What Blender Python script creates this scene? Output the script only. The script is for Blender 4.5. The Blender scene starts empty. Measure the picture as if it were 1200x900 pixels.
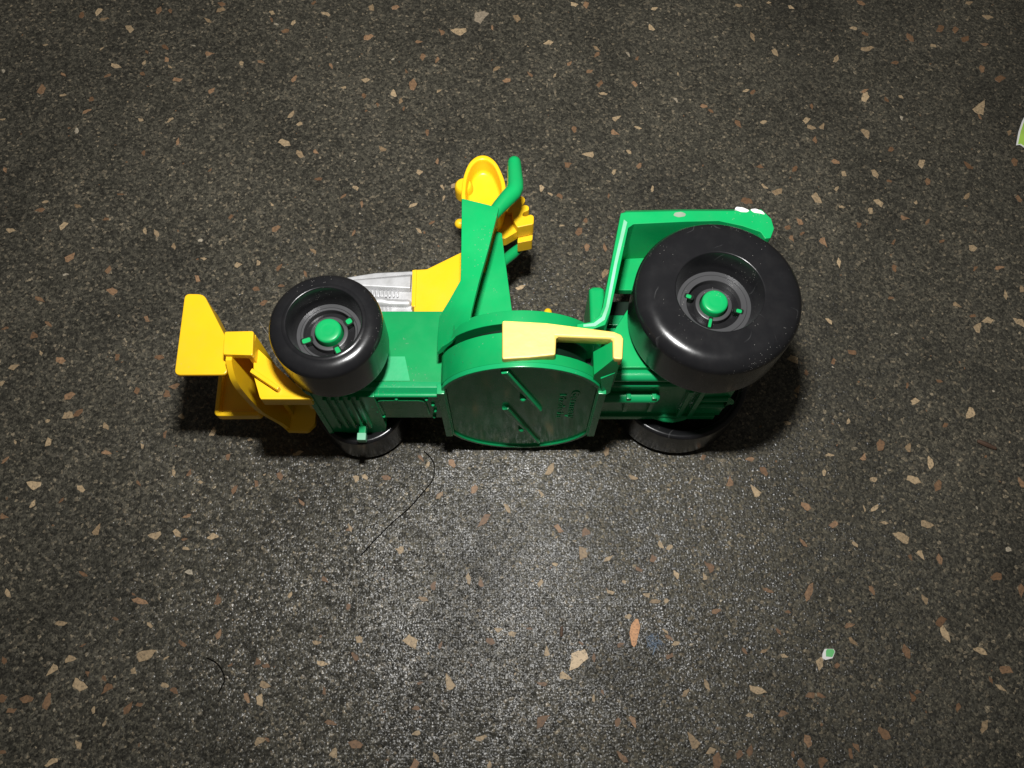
import bpy, bmesh, math, random
from mathutils import Vector, Matrix

# ---------------------------------------------------------------- camera, light, exposure
MM = 0.001
OY = 120.0                        # floor point under the tractor is the scene origin
TILT = math.radians(21.5)
CAM_H = 320.0

scene = bpy.context.scene
col = scene.collection

cam_data = bpy.data.cameras.new("camera")
cam = bpy.data.objects.new("camera", cam_data)
col.objects.link(cam)
cam.location = (0.0, -OY * MM, CAM_H * MM)
cam.rotation_euler = (TILT, 0.0, 0.0)
cam_data.sensor_fit = 'HORIZONTAL'
cam_data.sensor_width = 36.0
cam_data.lens = 30.0
cam_data.clip_start = 0.01
cam_data.clip_end = 20.0
scene.camera = cam

world = bpy.data.worlds.new("World")
scene.world = world
world.use_nodes = True
bg = world.node_tree.nodes["Background"]
bg.inputs[0].default_value = (1.0, 0.94, 0.84, 1)
bg.inputs[1].default_value = 0.062

flash_data = bpy.data.lights.new("camera_flash", 'AREA')
flash_data.shape = 'RECTANGLE'
flash_data.size = 0.026
flash_data.size_y = 0.016
flash_data.energy = 1.86
flash_data.color = (1.0, 0.99, 0.97)
flash = bpy.data.objects.new("camera_flash", flash_data)
col.objects.link(flash)
flash.location = (-0.003, (-OY + 95.0) * MM, (CAM_H + 18.0) * MM)
flash.rotation_euler = (math.radians(42.0), 0.0, 0.0)

scene.view_settings.view_transform = 'Standard'
scene.view_settings.look = 'None'
scene.view_settings.exposure = 0.0
scene.view_settings.gamma = 1.0
scene.view_settings.use_curve_mapping = False
scene.render.engine = 'CYCLES'
scene.cycles.use_denoising = True
scene.cycles.sample_clamp_indirect = 3.0
scene.cycles.use_adaptive_sampling = False
scene.cycles.max_bounces = 8

rng = random.Random(11)

# ---------------------------------------------------------------- materials
def new_mat(name):
    m = bpy.data.materials.new(name)
    m.use_nodes = True
    nt = m.node_tree
    return m, nt, nt.nodes["Principled BSDF"]

def N(nt, kind, **kw):
    n = nt.nodes.new(kind)
    for k, v in kw.items():
        setattr(n, k, v)
    return n

def ramp(nt, stops, interp='LINEAR'):
    r = N(nt, 'ShaderNodeValToRGB')
    r.color_ramp.interpolation = interp
    els = r.color_ramp.elements
    while len(els) < len(stops):
        els.new(0.5)
    for e, (p, c) in zip(els, stops):
        e.position = p
        e.color = c if len(c) == 4 else (*c, 1)
    return r

def plastic(name, colour, rough=0.32, dust=0.0, scuff=0.0, film=0.0, bump=0.02, wobble=0.06, spec=0.5, dust_scale=1900, sss=0.0):
    m, nt, b = new_mat(name)
    L = nt.links
    tc = N(nt, 'ShaderNodeTexCoord')
    n1 = N(nt, 'ShaderNodeTexNoise'); n1.inputs['Scale'].default_value = 60; n1.inputs['Detail'].default_value = 4
    L.new(tc.outputs['Object'], n1.inputs['Vector'])
    lo = tuple(c * (1 - wobble) for c in colour); hi = tuple(min(1, c * (1 + wobble)) for c in colour)
    r1 = ramp(nt, [(0.3, lo), (0.7, hi)])
    L.new(n1.outputs['Fac'], r1.inputs['Fac'])
    colour_out = r1.outputs['Color']
    n2 = N(nt, 'ShaderNodeTexNoise'); n2.inputs['Scale'].default_value = 180; n2.inputs['Detail'].default_value = 6
    L.new(tc.outputs['Object'], n2.inputs['Vector'])
    mr = N(nt, 'ShaderNodeMapRange')
    mr.inputs['To Min'].default_value = max(0.03, rough - 0.07); mr.inputs['To Max'].default_value = rough + 0.1
    L.new(n2.outputs['Fac'], mr.inputs['Value'])
    L.new(mr.outputs['Result'], b.inputs['Roughness'])
    if dust > 0:
        v = N(nt, 'ShaderNodeTexVoronoi'); v.inputs['Scale'].default_value = dust_scale
        L.new(tc.outputs['Object'], v.inputs['Vector'])
        lt = N(nt, 'ShaderNodeMath', operation='LESS_THAN'); lt.inputs[1].default_value = 0.22
        L.new(v.outputs['Distance'], lt.inputs[0])
        sep = N(nt, 'ShaderNodeSeparateColor'); L.new(v.outputs['Color'], sep.inputs[0])
        n3 = N(nt, 'ShaderNodeTexNoise'); n3.inputs['Scale'].default_value = 45; n3.inputs['Detail'].default_value = 3
        L.new(tc.outputs['Object'], n3.inputs['Vector'])
        mm = N(nt, 'ShaderNodeMath', operation='MULTIPLY'); L.new(sep.outputs[0], mm.inputs[0]); L.new(n3.outputs['Fac'], mm.inputs[1])
        gt = N(nt, 'ShaderNodeMath', operation='GREATER_THAN'); gt.inputs[1].default_value = 0.60 - 0.15 * dust
        L.new(mm.outputs[0], gt.inputs[0])
        mu = N(nt, 'ShaderNodeMath', operation='MULTIPLY'); L.new(lt.outputs[0], mu.inputs[0]); L.new(gt.outputs[0], mu.inputs[1])
        m2 = N(nt, 'ShaderNodeMath', operation='MULTIPLY'); L.new(mu.outputs[0], m2.inputs[0]); m2.inputs[1].default_value = 0.75
        mix = N(nt, 'ShaderNodeMix', data_type='RGBA')
        L.new(m2.outputs[0], mix.inputs['Factor']); L.new(colour_out, mix.inputs[6]); mix.inputs[7].default_value = (0.26, 0.25, 0.23, 1)
        colour_out = mix.outputs[2]
    if film > 0:                                        # a thin uneven film of grime
        nf = N(nt, 'ShaderNodeTexNoise'); nf.inputs['Scale'].default_value = 90; nf.inputs['Detail'].default_value = 8; nf.inputs['Roughness'].default_value = 0.7
        L.new(tc.outputs['Object'], nf.inputs['Vector'])
        rf = ramp(nt, [(0.45, (0, 0, 0)), (0.75, (film, film, film))]); L.new(nf.outputs['Fac'], rf.inputs['Fac'])
        mf = N(nt, 'ShaderNodeMix', data_type='RGBA'); L.new(rf.outputs['Color'], mf.inputs['Factor'])
        L.new(colour_out, mf.inputs[6]); mf.inputs[7].default_value = (0.20, 0.19, 0.17, 1)
        colour_out = mf.outputs[2]
    if scuff > 0:                                       # hairline scratches, here and there
        ns = N(nt, 'ShaderNodeTexNoise'); ns.inputs['Scale'].default_value = 70; ns.inputs['Detail'].default_value = 1.5; ns.inputs['Distortion'].default_value = 0.2
        L.new(tc.outputs['Object'], ns.inputs['Vector'])
        d1 = N(nt, 'ShaderNodeMath', operation='SUBTRACT'); d1.inputs[1].default_value = 0.5; L.new(ns.outputs['Fac'], d1.inputs[0])
        d2 = N(nt, 'ShaderNodeMath', operation='ABSOLUTE'); L.new(d1.outputs[0], d2.inputs[0])
        d3 = N(nt, 'ShaderNodeMath', operation='LESS_THAN'); d3.inputs[1].default_value = 0.0055; L.new(d2.outputs[0], d3.inputs[0])
        nm_ = N(nt, 'ShaderNodeTexNoise'); nm_.inputs['Scale'].default_value = 130; nm_.inputs['Detail'].default_value = 3
        L.new(tc.outputs['Object'], nm_.inputs['Vector'])
        rm = ramp(nt, [(0.56, (0, 0, 0)), (0.66, (scuff, scuff, scuff))]); L.new(nm_.outputs['Fac'], rm.inputs['Fac'])
        mm_ = N(nt, 'ShaderNodeMath', operation='MULTIPLY'); L.new(d3.outputs[0], mm_.inputs[0]); L.new(rm.outputs['Color'], mm_.inputs[1])
        ms = N(nt, 'ShaderNodeMix', data_type='RGBA'); L.new(mm_.outputs[0], ms.inputs['Factor'])
        L.new(colour_out, ms.inputs[6]); ms.inputs[7].default_value = tuple(min(1, 0.55 * c + 0.3) for c in colour) + (1,)
        colour_out = ms.outputs[2]
    L.new(colour_out, b.inputs['Base Color'])
    b.inputs['Specular IOR Level'].default_value = spec
    bp = N(nt, 'ShaderNodeBump'); bp.inputs['Strength'].default_value = bump; bp.inputs['Distance'].default_value = 0.001
    L.new(n2.outputs['Fac'], bp.inputs['Height']); L.new(bp.outputs['Normal'], b.inputs['Normal'])
    if sss > 0:
        b.inputs['Subsurface Weight'].default_value = sss
        b.inputs['Subsurface Radius'].default_value = (1.0, 0.6, 0.2)
        b.inputs['Subsurface Scale'].default_value = 0.0015
    return m

GREEN = plastic("green_plastic", (0.005, 0.335, 0.094), 0.30, dust=0.45, film=0.04, bump=0.05, wobble=0.10, spec=0.3)
GREEN_BODY = plastic("body_green_plastic", (0.004, 0.27, 0.076), 0.30, dust=0.45, film=0.04, bump=0.05, wobble=0.10, spec=0.3)
GREEN_MATT = plastic("green_matt_plastic", (0.014, 0.37, 0.135), 0.55, bump=0.3, wobble=0.12, spec=0.5)
GREEN_GLOSS = plastic("green_gloss_plastic", (0.007, 0.30, 0.10), 0.13, dust=1.7, film=0.01, bump=0.03, wobble=0.15, spec=0.28)
GREEN_CHASSIS = plastic("green_chassis_plastic", (0.007, 0.30, 0.10), 0.24, dust=0.5, bump=0.03)
YELLOW = plastic("yellow_plastic", (0.93, 0.575, 0.012), 0.32, bump=0.04, wobble=0.04, film=0.05, dust=0.1)
STEP_YELLOW = plastic("pale_yellow_paint", (0.80, 0.575, 0.135), 0.45, bump=0.25, wobble=0.10, film=0.08, dust=0.4)
BLACK = plastic("black_tyre_plastic", (0.009, 0.009, 0.010), 0.22, dust=0.55, scuff=0.08, film=0.025, bump=0.06, dust_scale=2300, spec=0.42)
BLACK_HUB = plastic("dark_grey_hub_plastic", (0.045, 0.045, 0.047), 0.36, dust=0.5, bump=0.05)
PALE_GREEN = plastic("pale_green_plastic", (0.20, 0.50, 0.32), 0.5, bump=0.2, wobble=0.35)  # uneven paler green for the mudguard edge and stub tip
WHITE = plastic("white_sticker_paper", (0.75, 0.74, 0.72), 0.6)
SMUDGE = plastic("grey_brown_smudge", (0.22, 0.27, 0.20), 0.7, wobble=0.4)
SLOT_SHADE = plastic("painted_shade_plastic", (0.003, 0.012, 0.006), 0.5, spec=0.2)  # near-black: shade of slots and recesses put into the colour

def let_light_through(m, colour, fac):
    nt = m.node_tree
    b = nt.nodes["Principled BSDF"]; out = nt.nodes["Material Output"]
    t = nt.nodes.new('ShaderNodeBsdfTranslucent'); t.inputs['Color'].default_value = (*colour, 1)
    mx = nt.nodes.new('ShaderNodeMixShader'); mx.inputs['Fac'].default_value = fac
    nt.links.new(b.outputs[0], mx.inputs[1]); nt.links.new(t.outputs[0], mx.inputs[2]); nt.links.new(mx.outputs[0], out.inputs['Surface'])
let_light_through(YELLOW, (1.0, 0.46, 0.012), 0.12)

def silver_mat():
    m, nt, b = new_mat("silver_plated_plastic")
    L = nt.links
    tc = N(nt, 'ShaderNodeTexCoord')
    n = N(nt, 'ShaderNodeTexNoise'); n.inputs['Scale'].default_value = 250; n.inputs['Detail'].default_value = 5
    L.new(tc.outputs['Object'], n.inputs['Vector'])
    r = ramp(nt, [(0.3, (0.46, 0.46, 0.46)), (0.7, (0.60, 0.60, 0.61))])
    L.new(n.outputs['Fac'], r.inputs['Fac']); L.new(r.outputs['Color'], b.inputs['Base Color'])
    b.inputs['Metallic'].default_value = 0.4
    b.inputs['Roughness'].default_value = 0.42
    bp = N(nt, 'ShaderNodeBump'); bp.inputs['Strength'].default_value = 0.15; bp.inputs['Distance'].default_value = 0.001
    L.new(n.outputs['Fac'], bp.inputs['Height']); L.new(bp.outputs['Normal'], b.inputs['Normal'])
    return m
SILVER = silver_mat()

def floor_mat():
    m, nt, b = new_mat("rubber_granule_floor")
    L = nt.links
    tc = N(nt, 'ShaderNodeTexCoord')
    warp = N(nt, 'ShaderNodeTexNoise'); warp.inputs['Scale'].default_value = 700; warp.inputs['Detail'].default_value = 2
    L.new(tc.outputs['Object'], warp.inputs['Vector'])
    ws = N(nt, 'ShaderNodeVectorMath', operation='SCALE'); ws.inputs['Scale'].default_value = 0.0009
    L.new(warp.outputs['Color'], ws.inputs[0])
    wa = N(nt, 'ShaderNodeVectorMath', operation='ADD'); L.new(tc.outputs['Object'], wa.inputs[0]); L.new(ws.outputs[0], wa.inputs[1])
    # coarse granules and finer ones between them
    v1 = N(nt, 'ShaderNodeTexVoronoi'); v1.inputs['Scale'].default_value = 1000; v1.inputs['Randomness'].default_value = 1.0
    v2 = N(nt, 'ShaderNodeTexVoronoi'); v2.inputs['Scale'].default_value = 2000
    for v in (v1, v2):
        L.new(wa.outputs[0], v.inputs['Vector'])
    s1 = N(nt, 'ShaderNodeSeparateColor'); L.new(v1.outputs['Color'], s1.inputs[0])
    s2 = N(nt, 'ShaderNodeSeparateColor'); L.new(v2.outputs['Color'], s2.inputs[0])
    r1 = ramp(nt, [(0.0, (0.027, 0.026, 0.0225)), (0.45, (0.045, 0.043, 0.036)), (0.75, (0.064, 0.060, 0.049)),
                   (0.92, (0.083, 0.076, 0.061)), (0.97, (0.108, 0.093, 0.070)), (1.0, (0.17, 0.145, 0.108))])
    L.new(s1.outputs[0], r1.inputs['Fac'])
    r2 = ramp(nt, [(0.0, (0.55, 0.55, 0.55)), (0.5, (0.95, 0.95, 0.95)), (0.85, (1.25, 1.25, 1.22)), (1.0, (1.9, 1.85, 1.7))])
    L.new(s2.outputs[1], r2.inputs['Fac'])
    mul = N(nt, 'ShaderNodeMix', data_type='RGBA', blend_type='MULTIPLY'); mul.inputs['Factor'].default_value = 1.0
    L.new(r1.outputs['Color'], mul.inputs[6]); L.new(r2.outputs['Color'], mul.inputs[7])
    big = N(nt, 'ShaderNodeTexNoise'); big.inputs['Scale'].default_value = 17; big.inputs['Detail'].default_value = 9; big.inputs['Roughness'].default_value = 0.62
    L.new(tc.outputs['Object'], big.inputs['Vector'])
    rb = ramp(nt, [(0.28, (0.78, 0.77, 0.75)), (0.5, (1.20, 1.18, 1.12)), (0.72, (1.52, 1.48, 1.40))])
    L.new(big.outputs['Fac'], rb.inputs['Fac'])
    mul2 = N(nt, 'ShaderNodeMix', data_type='RGBA', blend_type='MULTIPLY'); mul2.inputs['Factor'].default_value = 1.0
    L.new(mul.outputs[2], mul2.inputs[6]); L.new(rb.outputs['Color'], mul2.inputs[7])
    L.new(mul2.outputs[2], b.inputs['Base Color'])
    # every granule is tilted its own way, so a few of them glint
    sub = N(nt, 'ShaderNodeVectorMath', operation='SUBTRACT'); sub.inputs[1].default_value = (0.5, 0.5, 0.5)
    L.new(v1.outputs['Color'], sub.inputs[0])
    sub2 = N(nt, 'ShaderNodeVectorMath', operation='SUBTRACT'); sub2.inputs[1].default_value = (0.5, 0.5, 0.5)
    L.new(v2.outputs['Color'], sub2.inputs[0])
    sc1 = N(nt, 'ShaderNodeVectorMath', operation='SCALE'); sc1.inputs['Scale'].default_value = 0.22
    sc2 = N(nt, 'ShaderNodeVectorMath', operation='SCALE'); sc2.inputs['Scale'].default_value = 0.28
    L.new(sub.outputs[0], sc1.inputs[0]); L.new(sub2.outputs[0], sc2.inputs[0])
    geo = N(nt, 'ShaderNodeNewGeometry')
    a1 = N(nt, 'ShaderNodeVectorMath', operation='ADD'); L.new(geo.outputs['Normal'], a1.inputs[0]); L.new(sc1.outputs[0], a1.inputs[1])
    a2 = N(nt, 'ShaderNodeVectorMath', operation='ADD'); L.new(a1.outputs[0], a2.inputs[0]); L.new(sc2.outputs[0], a2.inputs[1])
    nm = N(nt, 'ShaderNodeVectorMath', operation='NORMALIZE'); L.new(a2.outputs[0], nm.inputs[0])
    bp = N(nt, 'ShaderNodeBump'); bp.inputs['Strength'].default_value = 0.25; bp.inputs['Distance'].default_value = 0.0006; bp.invert = True
    L.new(v1.outputs['Distance'], bp.inputs['Height']); L.new(nm.outputs[0], bp.inputs['Normal'])
    L.new(bp.outputs['Normal'], b.inputs['Normal'])
    b.inputs['Roughness'].default_value = 0.31
    worn = N(nt, 'ShaderNodeTexNoise'); worn.inputs['Scale'].default_value = 28; worn.inputs['Detail'].default_value = 7; worn.inputs['Roughness'].default_value = 0.65; worn.inputs['Distortion'].default_value = 0.8
    L.new(tc.outputs['Object'], worn.inputs['Vector'])
    wr = N(nt, 'ShaderNodeMapRange'); wr.inputs['From Min'].default_value = 0.32; wr.inputs['From Max'].default_value = 0.68
    wr.inputs['To Min'].default_value = 0.13; wr.inputs['To Max'].default_value = 0.44
    L.new(worn.outputs['Fac'], wr.inputs['Value']); L.new(wr.outputs['Result'], b.inputs['Specular IOR Level'])
    return m
FLOOR = floor_mat()

def chip_mat(name, colour, wobble=0.25):
    m, nt, b = new_mat(name)
    L = nt.links
    oi = N(nt, 'ShaderNodeObjectInfo')
    tc = N(nt, 'ShaderNodeTexCoord')
    geo = N(nt, 'ShaderNodeNewGeometry')
    n = N(nt, 'ShaderNodeTexNoise'); n.inputs['Scale'].default_value = 900; n.inputs['Detail'].default_value = 4
    L.new(geo.outputs['Position'], n.inputs['Vector'])
    lo = tuple(c * (1 - wobble) for c in colour); hi = tuple(c * (1 + wobble) for c in colour)
    r = ramp(nt, [(0.3, lo), (0.7, hi)])
    L.new(n.outputs['Fac'], r.inputs['Fac'])
    ro = ramp(nt, [(0.0, (0.55, 0.50, 0.46)), (0.5, (0.85, 0.85, 0.85)), (1.0, (1.15, 1.15, 1.15))])
    L.new(oi.outputs['Random'], ro.inputs['Fac'])
    mx = N(nt, 'ShaderNodeMix', data_type='RGBA', blend_type='MULTIPLY'); mx.inputs['Factor'].default_value = 1.0
    L.new(r.outputs['Color'], mx.inputs[6]); L.new(ro.outputs['Color'], mx.inputs[7])
    # dark rubber crumbs worn into the chip's surface
    n2 = N(nt, 'ShaderNodeTexNoise'); n2.inputs['Scale'].default_value = 1500; n2.inputs['Detail'].default_value = 3
    L.new(geo.outputs['Position'], n2.inputs['Vector'])
    r2 = ramp(nt, [(0.53, (0, 0, 0)), (0.66, (1, 1, 1))])
    L.new(n2.outputs['Fac'], r2.inputs['Fac'])
    mx2 = N(nt, 'ShaderNodeMix', data_type='RGBA')
    k = N(nt, 'ShaderNodeMath', operation='MULTIPLY'); k.inputs[1].default_value = 0.5
    L.new(r2.outputs['Color'], k.inputs[0]); L.new(k.outputs[0], mx2.inputs['Factor'])
    L.new(mx.outputs[2], mx2.inputs[6]); mx2.inputs[7].default_value = (0.04, 0.035, 0.03, 1)
    L.new(mx2.outputs[2], b.inputs['Base Color'])
    b.inputs['Roughness'].default_value = 0.55
    b.inputs['Specular IOR Level'].default_value = 0.35
    return m
CHIP = {'T': chip_mat("tan_rubber_chip", (0.40, 0.295, 0.175)), 'B': chip_mat("brown_rubber_chip", (0.26, 0.155, 0.085)),
        'P': chip_mat("pale_rubber_chip", (0.46, 0.40, 0.30))}

# ---------------------------------------------------------------- mesh helpers (all lengths in millimetres)
def V(x, y, z):
    return Vector((x * MM, (y - OY) * MM, z * MM))

def link(name, bm, mat, parent=None, smooth=38, weighted=True):
    bmesh.ops.recalc_face_normals(bm, faces=bm.faces[:])
    me = bpy.data.meshes.new(name)
    bm.to_mesh(me)
    bm.free()
    if mat:
        me.materials.append(mat)
    for p in me.polygons:
        p.use_smooth = True
    me.set_sharp_from_angle(angle=math.radians(smooth))
    o = bpy.data.objects.new(name, me)
    col.objects.link(o)
    if parent is not None:
        o.parent = parent
    if weighted:                                        # flat faces stay flat beside their rounded edges
        w = o.modifiers.new("weighted_normal", 'WEIGHTED_NORMAL')
        w.mode = 'FACE_AREA'; w.weight = 100; w.keep_sharp = True
    return o

def bevel(bm, off, seg=2, ang=25):
    if off <= 0:
        return
    bmesh.ops.recalc_face_normals(bm, faces=bm.faces[:])
    es = [e for e in bm.edges if len(e.link_faces) == 2 and e.calc_face_angle(0) > math.radians(ang)]
    bmesh.ops.bevel(bm, geom=es, offset=off * MM, offset_type='OFFSET', segments=seg, profile=0.5, affect='EDGES', clamp_overlap=True)

def loft(rings, bev=0.0, bm=None, caps=True, seg=2):
    """rings: lists of (x, y, z) points, the same number in each; closed loops."""
    own = bm is None
    bm = bm or bmesh.new()
    vs = [[bm.verts.new(V(*p)) for p in r] for r in rings]
    n = len(rings[0])
    for a, b in zip(vs, vs[1:]):
        for i in range(n):
            j = (i + 1) % n
            bm.faces.new((a[i], a[j], b[j], b[i]))
    if caps:
        bm.faces.new(list(reversed(vs[0])))
        bm.faces.new(vs[-1])
    if own:
        bevel(bm, bev, seg)
    return bm

def prism(poly, z0, z1, bev=0.4, bm=None):
    return loft([[(x, y, z0) for x, y in poly], [(x, y, z1) for x, y in poly]], bev, bm)

def prism_y(poly_xz, y0, y1, bev=0.4, bm=None):
    return loft([[(x, y0, z) for x, z in poly_xz], [(x, y1, z) for x, z in poly_xz]], bev, bm)

def box(x0, x1, y0, y1, z0, z1, bev=0.4, bm=None):
    return prism([(x0, y0), (x1, y0), (x1, y1), (x0, y1)], z0, z1, bev, bm)

def lathe(cx, cy, prof, seg=72, bm=None, z_flip=None):
    """prof: (radius, height) from the axis outwards and back to it; closed when both ends are on the axis."""
    bm = bm or bmesh.new()
    rows = []
    for r, z in prof:
        if z_flip is not None:
            z = z_flip - z
        if r < 1e-6:
            rows.append([bm.verts.new(V(cx, cy, z))])
        else:
            rows.append([bm.verts.new(V(cx + r * math.cos(2 * math.pi * i / seg), cy + r * math.sin(2 * math.pi * i / seg), z)) for i in range(seg)])
    for a, b in zip(rows, rows[1:]):
        for i in range(seg):
            j = (i + 1) % seg
            if len(a) == 1 and len(b) == 1:
                continue
            if len(a) == 1:
                bm.faces.new((a[0], b[i], b[j]))
            elif len(b) == 1:
                bm.faces.new((a[i], b[0], a[j]))
            else:
                bm.faces.new((a[i], b[i], b[j], a[j]))
    return bm

def tube(pts, r, seg=14, bm=None, round_ends=True, flat=1.0):
    """a round rod along pts; r may be a list. flat squeezes it in z."""
    bm = bm or bmesh.new()
    P = [Vector(p) for p in pts]
    R = list(r) if isinstance(r, (list, tuple)) else [r] * len(P)
    if round_ends:
        d0 = (P[0] - P[1]).normalized(); d1 = (P[-1] - P[-2]).normalized()
        r0, r1 = R[0], R[-1]
        P = [P[0] + d0 * r0 * s for s in (0.98, 0.8, 0.45)] + P + [P[-1] + d1 * r1 * s for s in (0.45, 0.8, 0.98)]
        R = [r0 * k for k in (0.2, 0.6, 0.89)] + R + [r1 * k for k in (0.89, 0.6, 0.2)]
    rows = []
    up = Vector((0.13, 0.21, 0.97))
    for i, p in enumerate(P):
        t = (P[min(i + 1, len(P) - 1)] - P[max(i - 1, 0)]).normalized()
        a = t.cross(up)
        if a.length < 1e-4:
            a = t.cross(Vector((1, 0, 0)))
        a.normalize(); b = t.cross(a).normalized()
        row = []
        for k in range(seg):
            th = 2 * math.pi * k / seg
            q = p + (a * math.cos(th) + b * math.sin(th) * flat) * R[i]
            row.append(bm.verts.new(V(*q)))
        rows.append(row)
    for a, b in zip(rows, rows[1:]):
        for i in range(seg):
            j = (i + 1) % seg
            bm.faces.new((a[i], a[j], b[j], b[i]))
    bm.faces.new(list(reversed(rows[0]))); bm.faces.new(rows[-1])
    return bm

def bezier_arc(c, r, a0, a1, n):
    return [(c[0] + r * math.cos(a0 + (a1 - a0) * i / n), c[1] + r * math.sin(a0 + (a1 - a0) * i / n)) for i in range(n + 1)]

def rounded(poly, rad, n=4):
    """round the corners of a flat outline."""
    out = []
    m = len(poly)
    for i in range(m):
        p = Vector(poly[i]); a = Vector(poly[i - 1]) - p; b = Vector(poly[(i + 1) % m]) - p
        r = min(rad, a.length * 0.45, b.length * 0.45)
        p0 = p + a.normalized() * r; p1 = p + b.normalized() * r
        for k in range(n + 1):
            t = k / n
            q = p0 * (1 - t) ** 2 + p * 2 * t * (1 - t) + p1 * t * t
            out.append((q.x, q.y))
    return out

def thing(o, label, category, group=None):
    o["label"] = label
    o["category"] = category
    if group:
        o["group"] = group
    return o

# ---------------------------------------------------------------- the floor
bm = bmesh.new()
S = 1500
bm.faces.new([bm.verts.new(V(x, y, 0)) for x, y in ((-S, -S), (S, -S), (S, S), (-S, S))])
floor = link("floor", bm, FLOOR, weighted=False)
floor["kind"] = "structure"
floor["label"] = "dark grey rubber floor speckled with tan and brown chips"

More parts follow.
